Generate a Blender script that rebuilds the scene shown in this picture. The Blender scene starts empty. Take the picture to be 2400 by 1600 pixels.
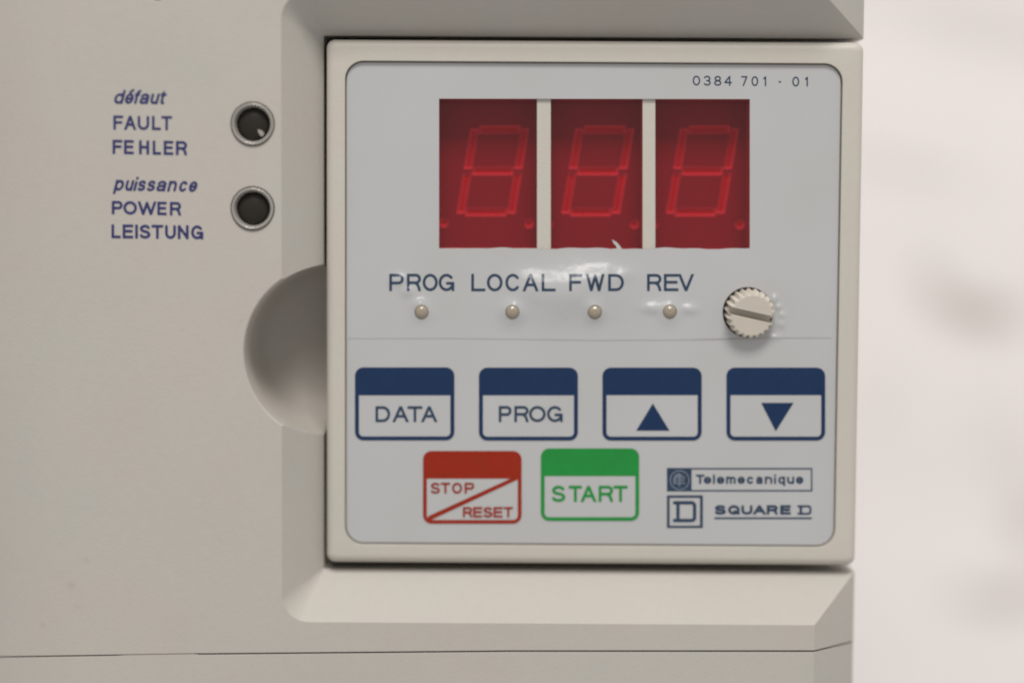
import bpy, bmesh, math, random
import numpy as np
from mathutils import Vector, Matrix
from mathutils.geometry import delaunay_2d_cdt

scene = bpy.context.scene
S = 0.00006                 # metres per photo pixel on the keypad's face plate
F = 4667.0                  # 70 mm lens on a 36 mm sensor, in photo pixels

# ------------------------------------------------------------------ camera
PITCH, YAW, ROLL = 0.0654607888, 0.00237722984, 0.00570882506
def rot(p, y, r):
    cx, sx, cy, sy, cr, sr = math.cos(p), math.sin(p), math.cos(y), math.sin(y), math.cos(r), math.sin(r)
    return (np.array([[1,0,0],[0,cx,-sx],[0,sx,cx]]) @ np.array([[cy,0,sy],[0,1,0],[-sy,0,cy]])
            @ np.array([[cr,-sr,0],[sr,cr,0],[0,0,1]]))
M = rot(PITCH, YAW, ROLL)
def wvec(v): return Vector((v[0], v[2], -v[1]))          # (right, down, away) -> world
pc = M.T @ np.array([0, 0, -F])
right, down, fwd = wvec(M[0]), wvec(M[1]), wvec(M[2])
cam_d = bpy.data.cameras.new("camera")
cam_d.lens = 70; cam_d.sensor_width = 36; cam_d.clip_start = 0.01; cam_d.clip_end = 50
cam = bpy.data.objects.new("camera", cam_d)
mw = Matrix((( right.x, -down.x, -fwd.x, pc[0]*S),
             ( right.y, -down.y, -fwd.y, pc[2]*S),
             ( right.z, -down.z, -fwd.z, -pc[1]*S),
             (0, 0, 0, 1)))
cam.matrix_world = mw
scene.collection.objects.link(cam)
scene.camera = cam
cam_d.dof.use_dof = True
cam_d.dof.focus_distance = (F - 50) * S
cam_d.dof.aperture_fstop = 2.9

# ------------------------------------------------------------------ light
w = bpy.data.worlds.new("World"); scene.world = w; w.use_nodes = True
WN = w.node_tree.nodes; WN["Background"].inputs[0].default_value = (1.0, 0.97, 0.955, 1)
WN["Background"].inputs[1].default_value = 0.55
def area(name, loc, target, sx, sy, power, col):
    l = bpy.data.lights.new(name, 'AREA'); l.shape = 'RECTANGLE'; l.size = sx; l.size_y = sy
    l.energy = power; l.color = col
    o = bpy.data.objects.new(name, l); o.location = loc
    o.rotation_euler = (Vector(target) - Vector(loc)).to_track_quat('-Z', 'Y').to_euler()
    scene.collection.objects.link(o); return o
area("ceiling_lamp", (0.04, -0.74, 1.12), (0, 0, 0), 0.60, 0.36, 14.6, (1.0, 0.97, 0.94))
scene.view_settings.view_transform = 'Standard'
scene.view_settings.look = 'None'
scene.view_settings.exposure = 0.0
scene.view_settings.gamma = 1.0
scene.render.engine = 'CYCLES'
scene.cycles.use_denoising = True
scene.cycles.filter_width = 2.0
scene.cycles.max_bounces = 8
scene.cycles.transparent_max_bounces = 12

# ------------------------------------------------------------------ mapping
def at(px, py, z=0.0):
    """photo pixel -> point (x right, y down) on the plane z photo-pixels behind the face plate"""
    px = np.asarray(px, float); py = np.asarray(py, float)
    d = np.stack([(px-1200)/F, (py-800)/F, np.ones_like(px)], -1)
    D = d @ M                                  # = M^T d
    O = M.T @ np.array([0, 0, -F])
    t = (z - O[2]) / D[..., 2]
    return O[0] + D[..., 0]*t, O[1] + D[..., 1]*t
def A(px, py, z=0.0):
    x, y = at(px, py, z); return (float(x), float(y))
def W(x, y, z): return (x*S, z*S, -y*S)

# ------------------------------------------------------------------ objects
BASE = {}
def tag(o, label=None, cat=None, group=None, kind=None):
    if label: o['label'] = label
    if cat: o['category'] = cat
    if group: o['group'] = group
    if kind: o['kind'] = kind
    return o
def empty(name, loc):
    o = bpy.data.objects.new(name, None); o.location = loc; o.empty_display_size = 0.005
    scene.collection.objects.link(o); return o
def root_of(o):
    while o.parent: o = o.parent
    return o
def link(name, me, mat, parent=None, smooth=False, label=None, mats=None):
    if parent:
        b = root_of(parent).location
        me.transform(Matrix.Translation(-b))
    for m in (mats or [mat]): me.materials.append(m)
    if smooth:
        for p in me.polygons: p.use_smooth = True
    o = bpy.data.objects.new(name, me); scene.collection.objects.link(o)
    if parent: o.parent = parent
    if label: o['label'] = label
    return o
def mesh(vs, fs, name='mesh'):
    me = bpy.data.meshes.new(name); me.from_pydata([W(*v) for v in vs], [], fs); me.update(); return me
def fixn(me):
    bm = bmesh.new(); bm.from_mesh(me)
    bmesh.ops.remove_doubles(bm, verts=bm.verts, dist=1e-7)
    bmesh.ops.dissolve_degenerate(bm, edges=bm.edges, dist=1e-8)
    bmesh.ops.recalc_face_normals(bm, faces=bm.faces); bm.to_mesh(me); bm.free(); return me
def shade_by_angle(me, deg=35):
    bm = bmesh.new(); bm.from_mesh(me)
    for f in bm.faces: f.smooth = True
    for e in bm.edges:
        e.smooth = not (len(e.link_faces) == 2 and e.calc_face_angle(0) > math.radians(deg))
    bm.to_mesh(me); bm.free(); return me

def rr(x0, y0, x1, y1, r, n=8):
    p = []
    for cx, cy, a0 in ((x1-r, y0+r, -90), (x1-r, y1-r, 0), (x0+r, y1-r, 90), (x0+r, y0+r, 180)):
        for k in range(n+1):
            a = math.radians(a0 + 90*k/n); p.append((cx + r*math.cos(a), cy + r*math.sin(a)))
    return p
def circ(cx, cy, r, n=32): return [(cx + r*math.cos(2*math.pi*k/n), cy + r*math.sin(2*math.pi*k/n)) for k in range(n)]
def loft(loops, cap0=False, cap1=False):
    vs = []; fs = []; n = len(loops[0][0])
    for pts, z in loops:
        for i, p in enumerate(pts): vs.append((p[0], p[1], z[i] if hasattr(z, '__len__') else z))
    for k in range(len(loops)-1):
        for i in range(n):
            j = (i+1) % n; fs.append((k*n+i, k*n+j, (k+1)*n+j, (k+1)*n+i))
    if cap0: fs.append(tuple(range(n-1, -1, -1)))
    if cap1: fs.append(tuple(range((len(loops)-1)*n, len(loops)*n)))
    return mesh(vs, fs)
def inside(pt, poly):
    x, y = pt; c = False; n = len(poly)
    for i in range(n):
        x1, y1 = poly[i]; x2, y2 = poly[i-1]
        if (y1 > y) != (y2 > y) and x < (x2-x1)*(y-y1)/(y2-y1)+x1: c = not c
    return c
def region(outer, holes, extra=()):
    """triangulated flat region: outer outlines minus holes, plus islands 'extra'"""
    vs = []; es = []
    for poly in list(outer) + list(holes) + list(extra):
        b = len(vs); vs += [Vector(p) for p in poly]; es += [(b+i, b+(i+1) % len(poly)) for i in range(len(poly))]
    ov, oe, of, *_ = delaunay_2d_cdt(vs, es, [], 0, 1e-5)
    out = []
    for f in of:
        c = (sum(ov[i].x for i in f)/len(f), sum(ov[i].y for i in f)/len(f))
        ok = any(inside(c, o) for o in outer) and not any(inside(c, h) for h in holes)
        if not ok: ok = any(inside(c, e) for e in extra)
        if ok: out.append(tuple(f))
    return [(v.x, v.y) for v in ov], out
def plate(vs2, fs2, z, thick=0.0):
    """sheet at depth z with walls going back by thick"""
    used = sorted({i for f in fs2 for i in f}); mp = {i: k for k, i in enumerate(used)}
    vs = [(vs2[i][0], vs2[i][1], z) for i in used]; fs = [tuple(mp[i] for i in f) for f in fs2]
    # face the camera (towards -z)
    def area2(f): return sum(vs[f[i]][0]*vs[f[(i+1) % len(f)]][1]-vs[f[(i+1) % len(f)]][0]*vs[f[i]][1] for i in range(len(f)))
    fs = [f if area2(f) > 0 else tuple(reversed(f)) for f in fs]
    if thick:
        edge = {}
        for f in fs:
            for i in range(len(f)):
                a, b = f[i], f[(i+1) % len(f)]; edge[(a, b)] = 1
        n = len(vs); vs += [(v[0], v[1], z+thick) for v in vs]
        fs += [(b, a, a+n, b+n) for (a, b) in list(edge) if (b, a) not in edge]
    return mesh(vs, fs)

# ------------------------------------------------------------------ distance-field lettering
def sd_seg(X, Y, a, b, t, square):
    ax, ay = a; bx, by = b
    if square and (abs(ax-bx) < 1e-6 or abs(ay-by) < 1e-6):
        cx, cy, hx, hy = (ax+bx)/2, (ay+by)/2, abs(ax-bx)/2+t, abs(ay-by)/2+t
        qx, qy = np.abs(X-cx)-hx, np.abs(Y-cy)-hy
        return np.hypot(np.maximum(qx, 0), np.maximum(qy, 0)) + np.minimum(np.maximum(qx, qy), 0)
    dx, dy = bx-ax, by-ay; L = dx*dx+dy*dy+1e-12
    h = np.clip(((X-ax)*dx+(Y-ay)*dy)/L, 0, 1)
    return np.hypot(X-ax-h*dx, Y-ay-h*dy) - t
def arc(cx, cy, rx, ry, a0, a1, n=14):
    return [(cx+rx*math.cos(math.radians(a0+(a1-a0)*k/n)), cy+ry*math.sin(math.radians(a0+(a1-a0)*k/n))) for k in range(n+1)]
# glyphs: strokes in a 0..1 box, y down, centre lines; cap letters fill the box
G = {
 'A': [[(-.04,1.1),(.5,-.06),(1.04,1.1)], [(.2,.66),(.8,.66)]],
 'C': [arc(.5,.5,.5,.5,-40,-320,22)],
 'D': [[(0,0),(0,1)], [(0,0),(.5,0)]+arc(.5,.5,.5,.5,-90,90,16)+[(0,1)]],
 'E': [[(0,0),(0,1)], [(0,0),(1,0)], [(0,.48),(.92,.48)], [(0,1),(1,1)]],
 'F': [[(0,0),(0,1)], [(0,0),(1,0)], [(0,.48),(.88,.48)]],
 'G': [arc(.5,.5,.5,.5,-42,-345,24)+[(1,.56)], [(.58,.56),(1,.56)], [(1,.56),(1,1)]],
 'H': [[(0,0),(0,1)], [(1,0),(1,1)], [(0,.48),(1,.48)]],
 'I': [[(.5,0),(.5,1)]],
 'L': [[(0,0),(0,1)], [(0,1),(1,1)]],
 'N': [[(0,0),(0,1)], [(0,0),(1,1)], [(1,0),(1,1)]],
 'O': [arc(.5,.5,.5,.5,0,360,32)],
 'P': [[(0,0),(0,1)], [(0,0),(.68,0)]+arc(.68,.27,.32,.27,-90,90,10)+[(0,.54)]],
 'Q': [arc(.5,.5,.5,.5,0,360,32), [(.6,.7),(1.02,1.04)]],
 'R': [[(0,0),(0,1)], [(0,0),(.68,0)]+arc(.68,.26,.32,.26,-90,90,10)+[(0,.52)], [(.6,.52),(.82,.64),(.92,.82),(1.0,1.08)]],
 'S': [arc(.5,.24,.46,.24,-25,-180,12)+arc(.5,.24,.46,.24,180,110,5)[1:]+arc(.5,.76,.5,.26,-70,0,6)+arc(.5,.76,.5,.24,0,160,12)],
 'T': [[(0,0),(1,0)], [(.5,0),(.5,1)]],
 'U': [[(0,0),(0,.6)]+arc(.5,.6,.5,.4,180,0,16)+[(1,0)]],
 'V': [[(-.04,-.1),(.5,1.06),(1.04,-.1)]],
 'W': [[(-.02,-.1),(.25,1.05),(.5,.02),(.75,1.05),(1.02,-.1)]],
 '0': [arc(.5,.5,.5,.5,0,360,32)],
 '1': [[(.15,.2),(.62,.0)], [(.62,0),(.62,1)]],
 '3': [arc(.45,.25,.45,.25,-160,90,16)+[(.4,.5)], arc(.45,.74,.5,.26,-90,155,16)],
 '4': [[(.75,1),(.75,0)], [(.75,-.02),(0,.68)], [(0,.7),(1,.7)]],
 '7': [[(0,0),(1,0)], [(1,0),(.3,1.05)]],
 '8': [arc(.5,.24,.42,.24,0,360,24), arc(.5,.75,.5,.25,0,360,24)],
 '-': [[(0,.55),(1,.55)]],
}
XH = .27                                                       # top of the lower-case letters
ro = lambda a0, a1, n=16: arc(.5, (1+XH)/2, .5, (1-XH)/2, a0, a1, n)
G.update({
 'a': [[(1,.45),(1,1)], arc(.5,.47,.45,.2,-170,0,10), [(1,.6),(.4,.64)]+arc(.32,.82,.32,.18,-80,-270,8)+[(.5,1),(.8,.95),(1,.8)]],
 'c': [ro(-40,-320,18)],
 'd': [ro(0,360,24), [(1,-.02),(1,1)]],
 'e': [ro(28,360,22), [(0,.64),(1,.64)]],
 'f': [[(1.15,-.03),(.8,-.02),(.5,.08),(.4,.25),(.4,1)], [(-.05,XH),(.95,XH)]],
 'i': [[(.5,XH+.1),(.5,1)], [(.5,-.02),(.5,-.01)]],
 'l': [[(.5,0),(.5,1)]],
 'm': [[(0,XH),(0,1)], [(0,.52)]+arc(.25,.5,.25,.23,-180,0,8)+[(.5,1)], [(.5,.52)]+arc(.75,.5,.25,.23,-180,0,8)+[(1,1)]],
 'n': [[(0,XH),(0,1)], [(0,.58)]+arc(.5,.56,.5,.29,-180,0,12)+[(1,1)]],
 'p': [ro(0,360,24), [(0,XH),(0,1.3)]],
 'q': [ro(0,360,24), [(1,XH),(1,1.3)]],
 's': [arc(.5,.45,.45,.18,-20,-180,10)+arc(.5,.45,.45,.18,180,110,4)[1:]+arc(.5,.81,.5,.19,-70,150,14)],
 't': [[(.4,.06),(.4,.82),(.5,.96),(.62,1),(.9,1)], [(.0,XH),(.95,XH)]],
 'u': [[(0,XH),(0,.7)]+arc(.5,.7,.5,.3,180,0,12)+[(1,XH)], [(1,XH),(1,1)]],
 'é': [ro(28,360,22), [(0,.64),(1,.64)], [(.4,.06),(.8,-.12)]],
})
WID = dict(I=.12, l=.12, i=.12, m=1.45, W=1.3, f=.6, t=.55, s=.88, c=.92)
def auto_boxes(text, x0, x1, gap=.28, space=.6, base=1.0):
    ws = [WID.get(c, base) if c != ' ' else space for c in text]
    tot = sum(ws) + gap*(len(text)-1); k = (x1-x0)/tot; out = []; x = x0
    for c, wd in zip(text, ws):
        if c != ' ': out.append((c, x, x+wd*k))
        x += (wd+gap)*k
    return out
def text_field(boxes, ytop, ybase, t, slope=0.0, italic=0.0, clip=True, res=1.0):
    """boxes: [(char, xleft, xright)] in photo pixels; returns X,Y,D grids"""
    x0 = min(b[1] for b in boxes)-12; x1 = max(b[2] for b in boxes)+16
    y0 = min(ytop, ytop+slope*(x1-x0))-10; y1 = max(ybase, ybase+slope*(x1-x0))+(ybase-ytop)*.35+8
    X, Y = np.meshgrid(np.arange(x0, x1, res), np.arange(y0, y1, res)); D = np.full(X.shape, 1e3)
    h = t/2
    for c, a, b in boxes:
        Yl = Y - slope*(X-x0); Xl = X + italic*(Yl-ybase)
        lo, hi, top, bot = a+h, b-h, ytop+h, ybase-h
        if hi < lo: lo = hi = (a+b)/2
        d = np.full(X.shape, 1e3)
        for st in G[c]:
            p = [(lo+u*(hi-lo), top+v*(bot-top)) for u, v in st]
            for i in range(len(p)-1): d = np.minimum(d, sd_seg(Xl, Yl, p[i], p[i+1], h, len(p) == 2))
        if clip and c.isupper() or c in '47': d = np.maximum(d, np.maximum(ytop-Yl, Yl-ybase))
        D = np.minimum(D, d)
    return X, Y, D
def march(X, Y, D, z, frame=at):
    """marching squares of D<0 -> flat mesh on plane z"""
    V = {}; vs = []; fs = []
    def vid(key, x, y):
        if key not in V: V[key] = len(vs); vs.append((x, y))
        return V[key]
    ny, nx = D.shape; ins = D < 0
    cell = ins[:-1,:-1] | ins[1:,:-1] | ins[:-1,1:] | ins[1:,1:]
    for j, i in zip(*np.nonzero(cell)):
        cs = [(j,i),(j,i+1),(j+1,i+1),(j+1,i)]; poly = []
        for k in range(4):
            a, b = cs[k], cs[(k+1) % 4]; da, db = D[a], D[b]
            if da < 0: poly.append(vid(a, X[a], Y[a]))
            if (da < 0) != (db < 0):
                q, r = (a, b) if a < b else (b, a); tt = D[q]/(D[q]-D[r])
                poly.append(vid((q, r), X[q]+tt*(X[r]-X[q]), Y[q]+tt*(Y[r]-Y[q])))
        if len(poly) > 2: fs.append(tuple(poly))
    P = np.array(vs); x, y = frame(P[:,0], P[:,1], z)
    return plate(list(zip(x, y)), fs, z)

# ------------------------------------------------------------------ materials
def nm(name):
    m = bpy.data.materials.new(name); m.use_nodes = True
    return m, m.node_tree.nodes, m.node_tree.links, m.node_tree.nodes['Principled BSDF']
def srgb(*c):
    return tuple(((v/255)/12.92 if v/255 <= .04045 else ((v/255+.055)/1.055)**2.4) for v in c) + (1,)
def mathn(N, L, op, a, b=None, c=None):
    n = N.new('ShaderNodeMath'); n.operation = op
    for k, v in enumerate((a, b, c)):
        if v is None: continue
        if isinstance(v, (int, float)): n.inputs[k].default_value = v
        else: L.new(v, n.inputs[k])
    return n.outputs[0]
def gauss(N, L, vec, loc, ang, sx, sz, amp):
    """amp*exp(-r^2) of an elliptic patch on the face (object coordinates)"""
    mp = N.new('ShaderNodeMapping'); mp.vector_type = 'TEXTURE'
    mp.inputs['Location'].default_value = loc; mp.inputs['Rotation'].default_value = (0, ang, 0)
    mp.inputs['Scale'].default_value = (sx, 1e3, sz); L.new(vec, mp.inputs['Vector'])
    v = N.new('ShaderNodeVectorMath'); v.operation = 'DOT_PRODUCT'; L.new(mp.outputs[0], v.inputs[0]); L.new(mp.outputs[0], v.inputs[1])
    e = mathn(N, L, 'EXPONENT', mathn(N, L, 'MULTIPLY', v.outputs['Value'], -1.0))
    return mathn(N, L, 'MULTIPLY', e, amp)
def plastic(name, col, rough=.5, spots=(), edge=3.0, base=(0,0,0), spec=.35, grain=.06, fine=2.6e-5):
    m, N, L, B = nm(name)
    tc = N.new('ShaderNodeTexCoord')
    n1 = N.new('ShaderNodeTexNoise'); n1.inputs['Scale'].default_value = 900; n1.inputs['Detail'].default_value = 3
    L.new(tc.outputs['Object'], n1.inputs['Vector'])
    n2 = N.new('ShaderNodeTexNoise'); n2.inputs['Scale'].default_value = 45; n2.inputs['Detail'].default_value = 4
    L.new(tc.outputs['Object'], n2.inputs['Vector'])
    f = mathn(N, L, 'ADD', mathn(N, L, 'MULTIPLY', n1.outputs[0], grain), mathn(N, L, 'MULTIPLY', n2.outputs[0], grain*1.6))
    f = mathn(N, L, 'ADD', f, 1 - grain*1.3)
    for loc, sx, sz, amp in spots:
        l = Vector(loc) - Vector(base)
        f = mathn(N, L, 'SUBTRACT', f, gauss(N, L, tc.outputs['Object'], l, 0, sx, sz, amp))
    n4 = N.new('ShaderNodeTexNoise'); n4.inputs['Scale'].default_value = 70; n4.inputs['Detail'].default_value = 5; n4.inputs['Roughness'].default_value = .65
    L.new(tc.outputs['Object'], n4.inputs['Vector'])
    hm = N.new('ShaderNodeMix'); hm.data_type = 'RGBA'; L.new(n4.outputs[0], hm.inputs['Factor'])
    hm.inputs[6].default_value = (col[0]*1.05, col[1]*.985, col[2]*.99, 1); hm.inputs[7].default_value = (col[0]*.95, col[1]*1.015, col[2]*1.0, 1)
    mx = N.new('ShaderNodeVectorMath'); mx.operation = 'SCALE'; L.new(hm.outputs[2], mx.inputs[0]); L.new(f, mx.inputs['Scale'])
    L.new(mx.outputs[0], B.inputs['Base Color'])
    B.inputs['Roughness'].default_value = rough; B.inputs['Specular IOR Level'].default_value = spec
    bv = N.new('ShaderNodeBevel'); bv.samples = 6; bv.inputs['Radius'].default_value = edge*S
    bp = N.new('ShaderNodeBump'); bp.inputs['Strength'].default_value = 1; bp.inputs['Distance'].default_value = fine
    n3 = N.new('ShaderNodeTexNoise'); n3.inputs['Scale'].default_value = 2600; L.new(tc.outputs['Object'], n3.inputs['Vector'])
    L.new(n3.outputs[0], bp.inputs['Height']); L.new(bv.outputs[0], bp.inputs['Normal']); L.new(bp.outputs[0], B.inputs['Normal'])
    return m

ZF, ZB = -84.0, 22.0          # housing front, and where the recess' slopes end
DRIVE_LOC = Vector(W(*A(1200, 1700), 60)); PAD_LOC = Vector(W(*A(1390, 1317), 20))
def dp(px, py, z=ZF): return W(*A(px, py, z), z)
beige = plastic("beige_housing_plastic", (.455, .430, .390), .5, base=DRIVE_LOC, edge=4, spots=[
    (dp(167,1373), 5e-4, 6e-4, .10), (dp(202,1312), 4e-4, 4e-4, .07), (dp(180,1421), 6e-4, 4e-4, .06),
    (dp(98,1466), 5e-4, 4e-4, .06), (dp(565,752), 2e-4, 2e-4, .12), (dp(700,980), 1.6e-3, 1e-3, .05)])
beige_pad = plastic("beige_keypad_plastic", (.515, .485, .432), .45, base=PAD_LOC, edge=3, grain=.05)
ivory = plastic("ivory_screw_plastic", (.56, .51, .44), .4, base=PAD_LOC, edge=2, fine=6e-6)
dark_in = plastic("dark_cavity_plastic", (.11, .10, .075), .6, edge=1)

FILM = []      # relief of the printed film, shared by the film and the inks printed in it
def pw(px, py): return Vector(W(*A(px, py), 0)) - PAD_LOC
def film_nodes(N, L, B, rough=.24):
    tc = N.new('ShaderNodeTexCoord'); v = tc.outputs['Object']; h = None
    warp = N.new('ShaderNodeTexNoise'); warp.inputs['Scale'].default_value = 330; warp.inputs['Detail'].default_value = 2.5
    L.new(v, warp.inputs['Vector'])
    sub = N.new('ShaderNodeVectorMath'); sub.operation = 'MULTIPLY_ADD'
    sub.inputs[1].default_value = (.0006,)*3; sub.inputs[2].default_value = (-.0003,)*3
    L.new(warp.outputs['Color'], sub.inputs[0])
    ad = N.new('ShaderNodeVectorMath'); L.new(v, ad.inputs[0]); L.new(sub.outputs[0], ad.inputs[1])
    for (px, py, ang, sx, sz, amp) in FILM:
        g = gauss(N, L, ad.outputs[0], pw(px, py), math.radians(ang), sx*S, sz*S, amp*S)
        h = g if h is None else mathn(N, L, 'ADD', h, g)
    n = N.new('ShaderNodeTexNoise'); n.inputs['Scale'].default_value = 70; n.inputs['Detail'].default_value = 1; L.new(v, n.inputs['Vector'])
    h = mathn(N, L, 'ADD', h, mathn(N, L, 'MULTIPLY', n.outputs[0], 9e-5))
    n2 = N.new('ShaderNodeTexNoise'); n2.inputs['Scale'].default_value = 1500; L.new(v, n2.inputs['Vector'])
    h = mathn(N, L, 'ADD', h, mathn(N, L, 'MULTIPLY', n2.outputs[0], 4e-6))
    bp = N.new('ShaderNodeBump'); bp.inputs['Strength'].default_value = 1; bp.inputs['Distance'].default_value = 1
    L.new(h, bp.inputs['Height'])
    B.inputs['Coat Weight'].default_value = .42; B.inputs['Coat Roughness'].default_value = rough
    B.inputs['Coat IOR'].default_value = 1.5
    L.new(bp.outputs[0], B.inputs['Coat Normal'])
    bq = N.new('ShaderNodeBump'); bq.inputs['Strength'].default_value = .38; bq.inputs['Distance'].default_value = 1; L.new(h, bq.inputs['Height'])
    L.new(bq.outputs[0], B.inputs['Normal']); B.inputs['Roughness'].default_value = .42; B.inputs['Specular IOR Level'].default_value = .12
FILM += [
    (1335, 684, -2, 120, 60, 35), (1405, 652, -8, 48, 28, 10), (1230, 668, 8, 46, 30, 9), (1462, 646, -14, 26, 18, 6),
    (934, 656, 0, 22, 14, 9.5), (958, 682, 0, 18, 13, 9.5), (980, 709, 0, 20, 14, 9),
    (988, 729, 0, 22, 22, 12), (1200, 730, 0, 28, 28, 23), (1393, 729, 0, 22, 24, 21), (1569, 731, 0, 24, 26, 15),
    (1526, 722, 0, 24, 14, 10), (1616, 724, 0, 20, 13, 8.5),
    (1816, 700, 0, 9, 10, 7.5), (1826, 719, 0, 9, 9, 7), (1833, 740, 0, 9, 10, 7.5), (1831, 760, 0, 9, 9, 7), (1814, 790, 0, 16, 8, 6),
]
film, N, L, B = nm("white_label_film")
tc = N.new('ShaderNodeTexCoord'); nn = N.new('ShaderNodeTexNoise'); nn.inputs['Scale'].default_value = 60; nn.inputs['Detail'].default_value = 3
L.new(tc.outputs['Object'], nn.inputs['Vector'])
cr = N.new('ShaderNodeValToRGB'); cr.color_ramp.elements[0].color = (.440, .443, .434, 1); cr.color_ramp.elements[1].color = (.460, .466, .470, 1)
cr.color_ramp.elements[0].position = .3; cr.color_ramp.elements[1].position = .7
L.new(nn.outputs[0], cr.inputs[0]); L.new(cr.outputs[0], B.inputs['Base Color']); film_nodes(N, L, B)
def ink(name, col):
    m, N, L, B = nm(name)
    tc = N.new('ShaderNodeTexCoord'); n = N.new('ShaderNodeTexNoise'); n.inputs['Scale'].default_value = 500; n.inputs['Detail'].default_value = 3
    L.new(tc.outputs['Object'], n.inputs['Vector'])
    s = N.new('ShaderNodeVectorMath'); s.operation = 'SCALE'; s.inputs[0].default_value = col[:3]
    L.new(mathn(N, L, 'MULTIPLY_ADD', n.outputs[0], .3, .85), s.inputs['Scale']); L.new(s.outputs[0], B.inputs['Base Color'])
    film_nodes(N, L, B); return m
ink_blue = ink("dark_blue_ink", (.004, .024, .078))
ink_text = ink("slate_blue_ink", (.022, .045, .085))
ink_red = ink("red_ink", (.27, .014, .000))
ink_green = ink("green_ink", (.010, .235, .038))
ink_pale = ink("pale_ink", (.22, .25, .30))
def ink_flat(name, col):
    m, N, L, B = nm(name); tc = N.new('ShaderNodeTexCoord'); n = N.new('ShaderNodeTexNoise'); n.inputs['Scale'].default_value = 1200
    L.new(tc.outputs['Object'], n.inputs['Vector'])
    s = N.new('ShaderNodeVectorMath'); s.operation = 'SCALE'; s.inputs[0].default_value = col[:3]
    L.new(mathn(N, L, 'MULTIPLY_ADD', n.outputs[0], .4, .8), s.inputs['Scale']); L.new(s.outputs[0], B.inputs['Base Color'])
    B.inputs['Roughness'].default_value = .45; return m
ink_navy = ink_flat("navy_screen_print", (.016, .020, .115))

# ------------------------------------------------------------------ white wall behind
wallm, N, L, B = nm("white_wall_paint")
tc = N.new('ShaderNodeTexCoord'); v = tc.outputs['Object']
ZW = 2700.0
n = N.new('ShaderNodeTexNoise'); n.inputs['Scale'].default_value = 16; n.inputs['Detail'].default_value = 3; n.inputs['Distortion'].default_value = .6
mpn = N.new('ShaderNodeMapping'); mpn.inputs['Scale'].default_value = (.6, 1, 1.5); mpn.inputs['Rotation'].default_value = (0, .25, 0)
L.new(v, mpn.inputs[0]); L.new(mpn.outputs[0], n.inputs['Vector'])
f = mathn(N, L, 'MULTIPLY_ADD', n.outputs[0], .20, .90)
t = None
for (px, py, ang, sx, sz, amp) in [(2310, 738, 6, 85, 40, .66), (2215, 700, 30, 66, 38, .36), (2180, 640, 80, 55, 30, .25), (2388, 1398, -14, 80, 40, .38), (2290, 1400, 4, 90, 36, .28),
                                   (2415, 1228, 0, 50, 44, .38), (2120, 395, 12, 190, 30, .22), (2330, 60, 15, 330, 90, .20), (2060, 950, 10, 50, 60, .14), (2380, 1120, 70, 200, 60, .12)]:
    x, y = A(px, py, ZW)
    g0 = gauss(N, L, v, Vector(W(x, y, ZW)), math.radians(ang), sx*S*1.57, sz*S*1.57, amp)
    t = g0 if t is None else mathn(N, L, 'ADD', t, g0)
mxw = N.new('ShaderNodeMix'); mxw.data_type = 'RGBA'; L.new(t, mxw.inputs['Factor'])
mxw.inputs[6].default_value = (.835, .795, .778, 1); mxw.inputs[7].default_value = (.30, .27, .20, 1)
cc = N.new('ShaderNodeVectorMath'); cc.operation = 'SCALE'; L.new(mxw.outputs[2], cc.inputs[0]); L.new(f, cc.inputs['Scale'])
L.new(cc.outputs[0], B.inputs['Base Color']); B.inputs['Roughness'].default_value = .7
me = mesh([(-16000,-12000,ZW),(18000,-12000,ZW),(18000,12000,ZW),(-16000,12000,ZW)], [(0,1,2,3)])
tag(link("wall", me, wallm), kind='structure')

# ------------------------------------------------------------------ the drive's housing
drive = empty("motor_drive", DRIVE_LOC)
tag(drive, "beige plastic motor drive housing with two round indicator lights and blue FAULT and POWER lettering", "motor drive")
xs = A(210, 800, ZF)[0]; xe = A(1909, 1500, ZF)[0]; xr = A(2002, 1430, ZB)[0]
R_ = 560.0  # made-up curve of the left edge, shaped to darken the front towards that side
prof = [(xs - R_*math.sin(math.radians(34)) - 10, 900)]
for k in range(16, -1, -1):
    a = math.radians(34*k/16); prof.append((xs - R_*math.sin(a), ZF + R_*(1-math.cos(a))))
prof += [(xe, ZF), (xr-7, ZB-6), (xr, ZB+6), (xr, 900)]
SP = [A(460, 1530.5, ZF), A(1200, 1523.5, ZF), A(1909, 1523.5, ZF), (xr+5, A(1909, 1523.5, ZF)[1])]
for cx_, cz_ in prof:
    if cx_ <= xs + 1e-6 and cz_ < 800:
        lo_, hi_ = -1500.0, 900.0
        for _ in range(40):
            md_ = (lo_+hi_)/2
            if A(md_, 1537.5-.0152*md_, cz_)[0] < cx_: lo_ = md_
            else: hi_ = md_
        SP.append((cx_, A(lo_, 1537.5-.0152*lo_, cz_)[1]))
SP.sort()
def seam(x): return float(np.interp(x, [p[0] for p in SP], [p[1] for p in SP]))
def prism(ytop, ybot, prof):
    n = len(prof); vs = [(x, ytop(x), z) for x, z in prof] + [(x, ybot(x), z) for x, z in prof]
    fs = [(i, (i+1) % n, n+(i+1) % n, n+i) for i in range(n)] + [tuple(range(n-1, -1, -1)), tuple(range(n, 2*n))]
    me = mesh(vs, fs); bm = bmesh.new(); bm.from_mesh(me)
    bmesh.ops.triangulate(bm, faces=[f for f in bm.faces if len(f.verts) > 4 or True])
    bmesh.ops.recalc_face_normals(bm, faces=bm.faces); bm.to_mesh(me); bm.free(); return me
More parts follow.
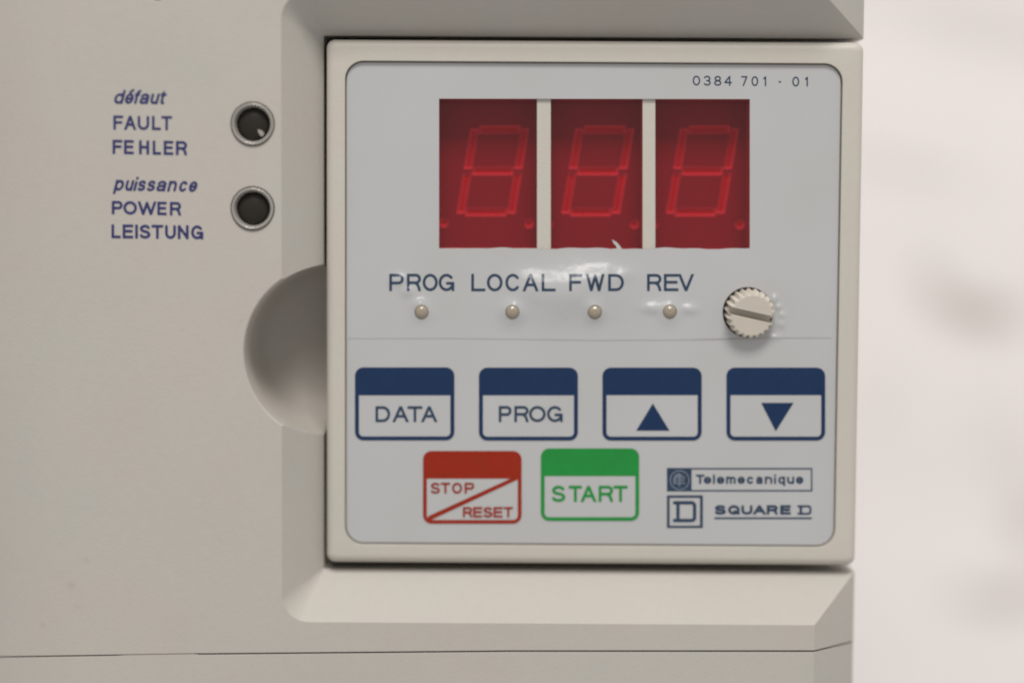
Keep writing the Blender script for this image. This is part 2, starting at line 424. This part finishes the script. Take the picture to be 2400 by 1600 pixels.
# extra profile columns so that the seam can wander
colx = [A(p, 1525, ZF)[0] for p in (460, 1200)]
prof2 = []
for i, p in enumerate(prof):
    prof2.append(p)
    if abs(p[0]-xs) < 1e-6 and abs(p[1]-ZF) < 1e-6: prof2 += [(c, ZF) for c in colx]
body = prism(lambda x: A(1200, -320, 0)[1], seam, prof2)

def temp(me):
    o = bpy.data.objects.new("temp", me); scene.collection.objects.link(o); return o
def cut(me, cutters):
    o = temp(me); cs = []
    for c in cutters:
        fixn(c); co = temp(c); cs.append(co)
        md = o.modifiers.new("cut", 'BOOLEAN'); md.operation = 'DIFFERENCE'; md.solver = 'EXACT'; md.object = co
    dg = bpy.context.evaluated_depsgraph_get(); dg.update()
    out = bpy.data.meshes.new_from_object(o.evaluated_get(dg))
    for q in [o]+cs: bpy.data.objects.remove(q)
    out.materials.clear(); return out

# recess for the keypad
def recess():
    n = 10; fr = []; bk = []
    rt, rb = A(1500, -14, ZF)[1], A(1500, 1461.5, ZF)[1]
    rl = A(660, 700, ZF)[0]; r = 62; X1 = xr + 500
    bt, bb = A(1400, 87.5, ZB)[1], A(1400, 1336, ZB)[1]
    bl = A(759, 700, ZB)[0]
    fr += [(X1, rt), (X1, rb)]; bk += [(X1, bt), (X1, bb)]
    for k in range(n+1):
        a = math.radians(90+90*k/n); fr.append((rl+r+r*math.cos(a), rb-r+r*math.sin(a))); bk.append((bl+3*math.cos(a)+3, bb-3+3*math.sin(a)))
    for k in range(n+1):
        a = math.radians(180+90*k/n); fr.append((rl+r+r*math.cos(a), rt+r+r*math.sin(a))); bk.append((bl+3*math.cos(a)+3, bt+3+3*math.sin(a)))
    return loft([(fr, ZF-150), (fr, ZF), (bk, ZB), (bk, ZB+330)], True, True)
def revolve(cx, cy, prof, n=48):
    me = loft([([(cx + r*math.cos(2*math.pi*k/n), cy + r*math.sin(2*math.pi*k/n)) for k in range(n)], z) for r, z in prof], True, True)
    return me
ny_ = A(765, 819, ZB)[1]; nx_ = A(573, 819, ZF)[0] + 202
notch = revolve(nx_, ny_, [(208, ZF-60), (206.5, ZF), (204, ZF+2.5), (202.3, ZF+7), (202, ZB+8), (199, ZB+44), (190, ZB+92), (178, ZB+118), (158, ZB+138), (126, ZB+152), (85, ZB+160), (40, ZB+163), (8, ZB+164)], 72)
leds = [A(592, 291, ZF), A(592, 489, ZF)]
holes = [revolve(x, y, [(50.5, ZF-40), (50.5, ZF+1), (49, ZF+70)], 48) for x, y in leds]
hx, hy = A(365, -28, ZF); holes.append(revolve(hx, hy, [(29, ZF-40), (29, ZF), (22, ZF+60)], 32))
fc = cut(body, [recess(), notch] + holes)
shade_by_angle(fc, 22)
link("front_cover", fc, beige, drive)

# lower cover under the seam
gapx = [-4000, A(270,1530,ZF)[0], A(300,1530,ZF)[0], A(425,1530,ZF)[0], A(452,1530,ZF)[0], A(460,1530,ZF)[0]+8, 4000]
gapw = [3.2, 2.8, 1.0, .8, 1.0, 3.2, 4.6]
prof3 = []
ins = sorted(gapx[1:-1])
for p in prof:
    prof3.append(p)
    if abs(p[0]-xs) < 1e-6 and abs(p[1]-ZF) < 1e-6: prof3 += [(c, ZF) for c in ins if c > xs+1] + [(colx[1], ZF)]
lc = prism(lambda x: seam(x)+float(np.interp(x, gapx, gapw)), lambda x: A(1200, 2050, 0)[1], [(x, z + 1) for x, z in prof3])
shade_by_angle(lc, 22)
link("lower_cover", lc, beige, drive)
# indicator lights
def ring_mesh(cx, cy, prof, n=48):
    vs = []; fs = []; m_ = len(prof)
    for r, z in prof:
        for k in range(n): a = 2*math.pi*k/n; vs.append((cx+r*math.cos(a), cy+r*math.sin(a), z))
    for j in range(m_-1):
        for k in range(n): fs.append((j*n+k, j*n+(k+1) % n, (j+1)*n+(k+1) % n, (j+1)*n+k))
    return fixn(mesh(vs, fs))
bez, N, L, B = nm("clear_grey_bezel"); B.inputs['Base Color'].default_value = (.34, .32, .29, 1); B.inputs['Roughness'].default_value = .25
B.inputs['Metallic'].default_value = .1; B.inputs['Coat Weight'].default_value = .7; B.inputs['Coat Roughness'].default_value = .12
lens, N, L, B = nm("dark_lamp_lens"); B.inputs['Base Color'].default_value = (.024, .021, .017, 1); B.inputs['Roughness'].default_value = .3
B.inputs['Specular IOR Level'].default_value = .2
speck, N, L, B = nm("pale_speck"); B.inputs['Base Color'].default_value = (.32, .29, .25, 1); B.inputs['Roughness'].default_value = .6
for i, (x, y) in enumerate(leds):
    rp = [(48.6, ZF+30), (48.6, ZF+1), (48.0, ZF-3), (46.5, ZF-5.5), (44.5, ZF-6), (42.5, ZF-4), (40.5, ZF+0), (38.8, ZF+6), (37.6, ZF+13), (37.2, ZF+26)]
    b = link("indicator_light", ring_mesh(x, y, rp), bez, drive, True, ("upper" if i == 0 else "lower") + " round indicator light with dark lens")
    lm = ring_mesh(x, y, [(37.4, ZF+18), (35, ZF+13), (30, ZF+11.5), (22, ZF+8), (12, ZF+6), (4, ZF+5.4), (.01, ZF+5.3)])
    link("lens", lm, lens, b, True)
    if i == 0:
        sp = region([[(x+11, y+12), (x+18, y+13), (x+26, y+19), (x+24, y+26), (x+18, y+28), (x+13, y+20)]], [])
        link("white_speck", plate(sp[0], sp[1], ZF+4, 3), speck, b)

# printed lettering on the housing
def letter_line(name, boxes, yt, yb, t, z, mat, parent, label, **k):
    X, Y, D = text_field(boxes, yt, yb, t, **k)
    return link(name, march(X, Y, D, z), mat, parent, label=label)
q = lambda s, l: [(c, 240+a/4.019, 240+b/4.019) for c, a, b in zip(s, [v[0] for v in l], [v[1] for v in l])]
LT = ZF-.7
letter_line("lettering", [("d",265,287),("é",290,310),("f",311,323),("a",325,346),("u",350,369),("t",371,385)], 211.5, 243.5, 5.7, LT, ink_navy, drive, "blue italic defaut lettering", slope=.008, italic=.25, clip=False)
letter_line("lettering", q("FAULT", [(103,195),(207,315),(332,440),(467,550),(555,655)]), 271, 304, 5.9, LT, ink_navy, drive, "blue FAULT lettering", slope=.010)
letter_line("lettering", q("FEHLER", [(95,187),(203,295),(345,440),(473,552),(577,667),(692,797)]), 327.5, 360.5, 6.3, LT, ink_navy, drive, "blue FEHLER lettering", slope=.020)
letter_line("lettering", [("p",266,287),("u",291,309),("i",311,318),("s",320,338),("s",342,360.5),("a",364.5,386),("n",391,411),("c",417,436),("e",440,459)], 414, 446.5, 5.8, LT, ink_navy, drive, "blue italic puissance lettering", slope=.018, italic=.25, clip=False)
letter_line("lettering", q("POWER", [(88,190),(197,325),(335,505),(517,605),(635,740)]), 470.5, 502, 6.2, LT, ink_navy, drive, "blue POWER lettering", slope=.018)
letter_line("lettering", q("LEISTUNG", [(85,172),(190,290),(312,330),(350,452),(463,572),(590,692),(710,812),(835,950)]), 525.5, 558, 6.3, LT, ink_navy, drive, "blue LEISTUNG lettering", slope=.013)

# ------------------------------------------------------------------ keypad
pad = empty("keypad", PAD_LOC)
tag(pad, "beige keypad with white face plate, three red digits, six keys and ivory thumb screw", "keypad")
lx0, ly0, lw, lh = -389.13, -648.12, 1150.78, 1126.37
lx1, ly1 = lx0+lw, ly0+lh
kx0 = A(766, 700, 10)[0]; kx1 = A(2012.5, 700, 14)[0]; ky0 = A(1400, 97, 12)[1]; ky1 = A(1400, 1318, 14)[1]
ZR = -8.0; er = 20
loops = [(rr(kx0, ky0, kx1, ky1, 16), 150)]
for a in range(0, 91, 15):
    d = er*(1-math.cos(math.radians(a)))
    loops.append((rr(kx0+d, ky0+d, kx1-d, ky1-d, 20-d*.7), ZR+er*.9*(1-math.sin(math.radians(a)))))
g = 2.0
loops += [(rr(lx0-g, ly0-g, lx1+g, ly1+g, 43), ZR), (rr(lx0-g+.5, ly0-g+.5, lx1+g-.5, ly1+g-.5, 43), 12)]
me = shade_by_angle(fixn(loft(loops)), 40)
link("keypad_frame", me, beige_pad, pad)

# windows (photo pixels): x0,x1,y0,y1
WINS = [(1029, 1258.5, 231.5, 582), (1291, 1506, 231.5, 583.5), (1536, 1757.5, 232.5, 584)]
def prect(x0, y0, x1, y1, z): return [A(x0, y0, z), A(x1, y0, z), A(x1, y1, z), A(x0, y1, z)]
LED4 = [A(988, 731), A(1201, 731), A(1394, 731), A(1570, 730)]
scx, scy = A(1752.5, 731.5)
ZP = 6.0
wins_p = [prect(a, c, b, d, ZP) for a, b, c, d in WINS]
# backing plate of the keypad (seen as the bars between the windows)
vs, fs = region([rr(lx0-1, ly0-1, lx1+1, ly1+1, 42)], wins_p + [circ(x, y, 21, 24) for x, y in LED4] + [circ(scx, scy, 62, 48)])
link("backing_plate", plate(vs, fs, ZP, 76), beige_pad, pad)
# printed film on top: one opening over the whole display
rnd = random.Random(4)
botline = []
for px in range(1757, 1028, -9):
    py = 583.5 + 1.6*math.sin(px*.031) + 1.0*math.sin(px*.083+1) - 1.2
    if 1436 <= px <= 1462: py -= (px < 1450)*2
    botline.append(A(px, py))
flake = [(1431.5, 561.5), (1434, 561), (1446, 568), (1453, 576), (1459, 585), (1446, 585), (1444, 577), (1438, 570)]
bx = [A(1757.5, 232.5), A(1757.5, 584)] + botline + [A(1029, 582), A(1029, 231.5)]
vs, fs = region([rr(lx0+2.2, ly0+2.2, lx1-2.2, ly1-2.2, 38.5, 12)], [bx] + [circ(x, y, 16.6, 28) for x, y in LED4] + [circ(scx, scy, 58.8, 64)],
                [[A(*p) for p in flake[1:]]])
link("face_plate", plate(vs, fs, 0, 4), film, pad, label="glossy white printed face plate")
# edge line of the inner clear layer under the screw
ln = [(815, 793.5), (1060, 793), (1250, 795.5), (1400, 797.5), (1600, 796.5), (1690, 794.5), (1800, 792), (1949, 792)]
lw_ = [.6, .8, .7, .8, .8, 2.2, 1.0, .8]
vsl = [A(x, y-h_, -.35) for (x, y), h_ in zip(ln, lw_)] + [A(x, y+h_, -.35) for (x, y), h_ in zip(ln, lw_)]
fsl = [(i, i+1, i+1+len(ln), i+len(ln)) for i in range(len(ln)-1)]
ink_line = ink("grey_crease", (.34, .335, .325))
link("film_edge", plate(vsl, fsl, -.35), ink_line, pad)

# digits
modm, N, L, B = nm("dark_red_module_face"); B.inputs['Base Color'].default_value = (.245, .20, .22, 1); B.inputs['Roughness'].default_value = .5
segm, N, L, B = nm("segment_resin"); B.inputs['Base Color'].default_value = (.46, .08, .13, 1); B.inputs['Roughness'].default_value = .4
walm, N, L, B = nm("segment_wall"); B.inputs['Base Color'].default_value = (.80, .95, .98, 1); B.inputs['Roughness'].default_value = .5
filt = bpy.data.materials.new("red_filter_film"); filt.use_nodes = True
N = filt.node_tree.nodes; L = filt.node_tree.links; N.clear()
o_ = N.new('ShaderNodeOutputMaterial'); t_ = N.new('ShaderNodeBsdfTransparent'); t_.inputs[0].default_value = (.95, .19, .235, 1)
d_ = N.new('ShaderNodeBsdfDiffuse'); d_.inputs[0].default_value = (.10, .06, .06, 1)
mx1 = N.new('ShaderNodeMixShader'); mx1.inputs[0].default_value = .11; L.new(t_.outputs[0], mx1.inputs[1]); L.new(d_.outputs[0], mx1.inputs[2])
g_ = N.new('ShaderNodeBsdfGlossy'); g_.inputs['Roughness'].default_value = .2
mx2 = N.new('ShaderNodeMixShader'); fr_ = N.new('ShaderNodeFresnel'); fr_.inputs[0].default_value = 1.4
L.new(fr_.outputs[0], mx2.inputs[0]); L.new(mx1.outputs[0], mx2.inputs[1]); L.new(g_.outputs[0], mx2.inputs[2]); L.new(mx2.outputs[0], o_.inputs[0])
ZM = 78.0
def digit(i, x0):
    a, b, c, d = WINS[i]
    sh = .165; y0 = 295; H = 211; Wd = 137; T = 19
    def P(u, v): return A(x0+u-sh*v, y0+v, ZM)
    m = T*.5
    hz = lambda v: [(T+2, v), (Wd-T-2, v), (Wd-T-2, v+T), (T+2, v+T)]
    vt = lambda u, v0, v1: [(u, v0), (u+T, v0), (u+T, v1), (u, v1)]
    segs = [hz(0), vt(Wd-T, 7, H/2-5), vt(Wd-T, H/2+5, H-6), hz(H-T), vt(0, H/2+5, H-6), vt(0, 7, H/2-5), hz(H/2-T/2)]
    polys = [[P(u, v) for u, v in s] for s in segs]
    dots = [A(1040+246*i, 522+i, ZM), A(1240+247*i, 524+i, ZM)]
    x0f, x1f = A(a, 0, ZM)[0]-16, A(b, 0, ZM)[0]+16
    dots = [q_ for q_ in dots if x0f+10 < q_[0] < x1f-10]
    yt, yb = A(a, c, ZM)[1]-12, A(a, d, ZM)[1]+14
    vs, fs = region([[(x0f, yt), (x1f, yt), (x1f, yb), (x0f, yb)]], polys + [circ(x, y, 11, 20) for x, y in dots])
    mod = link("digit_display", plate(vs, fs, ZM), modm, pad, label=("left", "middle", "right")[i]+" unlit seven-segment digit")
    for p in polys:
        cx, cy = sum(v[0] for v in p)/4, sum(v[1] for v in p)/4
        # inset outline
        ip = []
        for k in range(4):
            A0, A1, A2 = Vector(p[k-1]), Vector(p[k]), Vector(p[(k+1) % 4])
            e1 = (A1-A0).normalized(); e2 = (A2-A1).normalized()
            bis = (e2 - e1); n_ = bis / max(1e-6, abs(e1.x*e2.y-e1.y*e2.x)); ip.append(tuple(A1 + n_*3.0))
        vs3 = [(v[0], v[1], ZM) for v in p] + [(v[0], v[1], ZM+5.5) for v in ip]
        fs3 = [(4, 5, 6, 7)] + [(k, (k+1) % 4, 4+(k+1) % 4, 4+k) for k in range(4)]
        me = mesh(vs3, fs3); fixn(me)
        # make every face look at the camera side
        o = link("segment", me, None, mod, mats=[segm, walm])
        for pl in me.polygons: pl.material_index = 0 if abs(pl.normal.y) > .95 else 1
    for x, y in dots:
        vs3 = [(*v, ZM) for v in circ(x, y, 11, 20)] + [(*v, ZM+5) for v in circ(x, y, 7.5, 20)]
        fs3 = [tuple(range(20, 40))] + [(k, (k+1) % 20, 20+(k+1) % 20, 20+k) for k in range(20)]
        me = fixn(mesh(vs3, fs3))
        o = link("decimal_point", me, None, mod, mats=[segm, walm])
        for pl in me.polygons: pl.material_index = 0 if abs(pl.normal.y) > .95 else 1
    pr = prect(a-.5, c-.5, b+.5, d+.5, ZP+2)
    me = mesh([(*v, ZP+2) for v in pr], [(0, 1, 2, 3)])
    link("filter_window", me, filt, mod, label="red filter pane")
for i, x0 in enumerate((1104, 1350, 1595)): digit(i, x0)

# small lamps under the captions
ledm, N, L, B = nm("clear_beige_led"); B.inputs['Base Color'].default_value = (.30, .255, .185, 1); B.inputs['Roughness'].default_value = .12
B.inputs['Coat Weight'].default_value = 1; B.inputs['Coat Roughness'].default_value = .08; B.inputs['Subsurface Weight'].default_value = .0
for i, (x, y) in enumerate(LED4):
    rp = [(16.2, 8)] + [(16.2*math.cos(math.radians(a)), 3-11*math.sin(math.radians(a))) for a in range(0, 90, 10)] + [(.01, -7)]
    link("status_lamp", ring_mesh(x, y, rp, 28), ledm, pad, True, "small clear status lamp under "+("PROG", "LOCAL", "FWD", "REV")[i])

# thumb screw
def gear(r0, r1, n=22, sub=4, ph=0):
    p = []
    for k in range(n*sub):
        a = 2*math.pi*k/(n*sub)+ph; t = (k % sub)/sub; tri = 1-abs(2*t-1)
        p.append(((r0+(r1-r0)*tri)*math.cos(a), (r0+(r1-r0)*tri)*math.sin(a)))
    return p
loops = [(gear(50, 57.5), 70), (gear(49.5, 57), -30), (gear(48, 53.5), -36), (gear(46, 47.5), -38)]
me = loft(loops, True, True); fixn(me)
a = math.radians(13.3); c_, s_ = math.cos(a), math.sin(a)
def slotp(u, v): return (u*c_-v*s_, u*s_+v*c_)
sl = [slotp(-90, -8.5), slotp(90, -8.5), slotp(90, 8.5), slotp(-90, 8.5)]
cutm = loft([(sl, -90), (sl, -12)], True, True)
me = cut(me, [cutm])
T1 = Matrix.Translation(Vector(W(scx+2.5, scy+.5, 0))) @ Matrix.Rotation(math.radians(8), 4, 'X') @ Matrix.Rotation(math.radians(5), 4, 'Z')
me.transform(T1); shade_by_angle(me, 30)
link("thumb_screw", me, ivory, pad, label="ivory knurled slotted thumb screw")
link("screw_well", ring_mesh(scx, scy, [(62, 6), (62, 75), (.01, 75)], 40), dark_in, pad)

# keys
def key_outline(x0, y0, x1, y1, r): return [A(*p) for p in rr(x0, y0, x1, y1, r, 7)]
def key(x0, y0, x1, y1, yband, mat, label, th=9.5, extra=None):
    out = key_outline(x0, y0, x1, y1, 20)
    vs, fs = region([out], [])
    k = link("key", plate(vs, fs, -1.0, 1.0), film, pad, label=label)
    inner = [A(*p) for p in [(x0+th, yband), (x1-th, yband)]] + [A(*p) for p in rr(x0+th, yband, x1-th, y1-th+.5, 10, 5)[6:18]]
    vs, fs = region([out], [inner])
    link("key_border", plate(vs, fs, -1.4), mat, k)
    return k
def caption(parent, boxes, yt, yb, t, mat, z=-1.8, label=None, name="key_lettering", **kw):
    return letter_line(name, boxes, yt, yb, t, z, mat, parent, label, **kw)
k1 = key(832, 860.5, 1065, 1031, 926, ink_blue, "blue DATA key")
caption(k1, [("D",880,914.5),("A",921,957),("T",955,990),("A",988,1024)], 951.5, 988.5, 6.2, ink_text)
k2 = key(1122.5, 861, 1354.5, 1031.5, 926, ink_blue, "blue PROG key")
caption(k2, [("P",1169,1199),("R",1205.5,1239),("O",1240,1279),("G",1282,1319)], 951, 988.5, 6.2, ink_text)
k3 = key(1412, 861, 1644.5, 1031.5, 925.5, ink_blue, "blue key with up arrow")
vs, fs = region([[A(1530, 945), A(1569, 1008.5), A(1491, 1008.5)]], []); link("arrow", plate(vs, fs, -1.8), ink_blue, k3)
k4 = key(1702.5, 861, 1934, 1031.5, 925.5, ink_blue, "blue key with down arrow")
vs, fs = region([[A(1784, 943.5), A(1859.5, 943.5), A(1818, 1010)]], []); link("arrow", plate(vs, fs, -1.8), ink_blue, k4)
k5 = key(991.5, 1056, 1222.5, 1226, 1121, ink_red, "red STOP RESET key", th=9)
vs, fs = region([[A(1003, 1209), A(1196, 1121), A(1213, 1121), A(1213, 1123), A(1011, 1217), A(1003, 1217)]], []); link("diagonal_stripe", plate(vs, fs, -1.8), ink_red, k5)
caption(k5, [("S",1009.5,1031),("T",1033,1055),("O",1059.5,1083),("P",1089,1111.5)], 1130.5, 1156, 4.6, ink_red, z=-2.2)
caption(k5, auto_boxes("RESET", 1085, 1202, .10), 1187.5, 1212, 4.8, ink_red, z=-2.2)
k6 = key(1267.5, 1050, 1498, 1219.5, 1115, ink_green, "green START key", th=9)
caption(k6, [("S",1293,1325),("T",1333,1364),("A",1362,1397),("R",1403,1437),("T",1438,1471)], 1137.5, 1175.5, 6.8, ink_green)

# captions on the face plate
ZL = -.5
def w3(s, l): return [(c, 880+a/3.095, 880+b/3.095) for c, (a, b) in zip(s, l)]
caption(pad, w3("PROG", [(100,205),(228,330),(342,452),(458,572)]), 641.5, 682, 6.4, ink_text, ZL, "PROG caption", "lettering")
caption(pad, w3("LOCAL", [(695,797),(808,922),(942,1050),(1070,1180),(1205,1307)]), 641.5, 682.5, 6.4, ink_text, ZL, "LOCAL caption", "lettering")
caption(pad, w3("FWD", [(1405,1500),(1528,1660),(1688,1802)]), 642, 682, 6.4, ink_text, ZL, "FWD caption", "lettering")
caption(pad, w3("REV", [(1970,2075),(2092,2198),(2198,2308)]), 642, 682, 6.4, ink_text, ZL, "REV caption", "lettering")
w4 = lambda s, l: [(c, 1400+a/2.352, 1400+b/2.352) for c, (a, b) in zip(s, l)]
caption(pad, w4("0384701-01", [(526,567),(587,627),(644,684),(700,742),(793,827),(850,887),(912,938),(999,1014),(1075,1113),(1142,1168)]),
        177.5, 200.5, 3.1, ink_text, ZL, "0384 701 - 01 number", "lettering", slope=.010)

# maker's marks
def R(x0, y0, x1, y1): return [A(x0, y0), A(x1, y0), A(x1, y1), A(x0, y1)]
vs, fs = region([R(1563, 1096, 1904, 1151)], [R(1621, 1099.5, 1900.5, 1147.5)])
mk = link("nameplate_border", plate(vs, fs, ZL), ink_text, pad, label="boxed maker's name with round emblem")
X, Y = np.meshgrid(np.arange(1566, 1621, .7), np.arange(1098, 1151, .7))
D = np.abs(np.hypot(X-1593, Y-1124.5)-22)-.9
for a_, b_ in [((1592,1109),(1592,1139)), ((1584.5,1112.5),(1599,1112.5)), ((1592,1118),(1605,1118)), ((1592,1124.5),(1603,1124.5)), ((1592,1131.5),(1605,1131.5)),
               ((1583,1118),(1588,1118)), ((1580,1124.5),(1588,1124.5)), ((1580,1131.5),(1588,1131.5)), ((1586.5,1112.5),(1579.5,1121)), ((1580,1121),(1580,1131.5))]:
    D = np.minimum(D, sd_seg(X, Y, a_, b_, 1.15, True))
link("emblem", march(X, Y, D, ZL-.4), ink_pale, mk)
caption(mk, [(c, 1540+a/6.189, 1540+b/6.189) for c, a, b in [("T",562,688),("e",677,788),("l",808,842),("e",866,976),("m",1000,1140),("e",1168,1275),("c",1302,1400),
        ("a",1438,1530),("n",1562,1672),("i",1695,1728),("q",1756,1858),("u",1886,1990),("e",2015,2122)]], 1111.5, 1133.5, 4.8, ink_text, ZL, "maker's name", "lettering", clip=False)
vs, fs = region([R(1563, 1160, 1647.5, 1236.5)], [R(1569.5, 1166, 1640.5, 1231)])
sq = link("square_border", plate(vs, fs, ZL), ink_text, pad, label="square mark framing a letter D")
X, Y = np.meshgrid(np.arange(1574, 1640, .8), np.arange(1168, 1230, .8)); D = np.full(X.shape, 1e3)
pts = [(1581,1177.5)]+[(1618,1177.5)]+arc(1621,1184.5,7,7,-90,0,5)+arc(1621,1212,7,7,0,90,5)+[(1581,1219)]
for i in range(len(pts)-1): D = np.minimum(D, sd_seg(X, Y, pts[i], pts[i+1], 4.1, False))
D = np.minimum(D, sd_seg(X, Y, (1589,1178), (1589,1218), 4.1, False))
link("lettering", march(X, Y, D, ZL), ink_text, sq)
bxs = [(c, 1540+a/6.189, 1540+b/6.189) for c, a, b in [("S",835,1000),("Q",1030,1200),("U",1222,1385),("A",1395,1575),("R",1590,1752),("E",1785,1940)]]
nm_ = caption(pad, bxs, 1183, 1205.5, 6.3, ink_text, ZL, "underlined maker's name", "lettering")
X, Y = np.meshgrid(np.arange(1860, 1910, .8), np.arange(1178, 1212, .8)); D = np.full(X.shape, 1e3)
pts = [(1871,1185.8), (1893,1185.8)]+arc(1894,1191,5.5,5.2,-90,0,5)+arc(1894,1198,5.5,5.2,0,90,5)+[(1871,1203)]
for i in range(len(pts)-1): D = np.minimum(D, sd_seg(X, Y, pts[i], pts[i+1], 2.5, False))
D = np.minimum(D, sd_seg(X, Y, (1877,1186), (1877,1203), 3.2, False))
link("lettering", march(X, Y, D, ZL), ink_text, nm_)
vs, fs = region([R(1674, 1211.5, 1902.5, 1215.8)], []); link("underline", plate(vs, fs, ZL), ink_text, nm_)
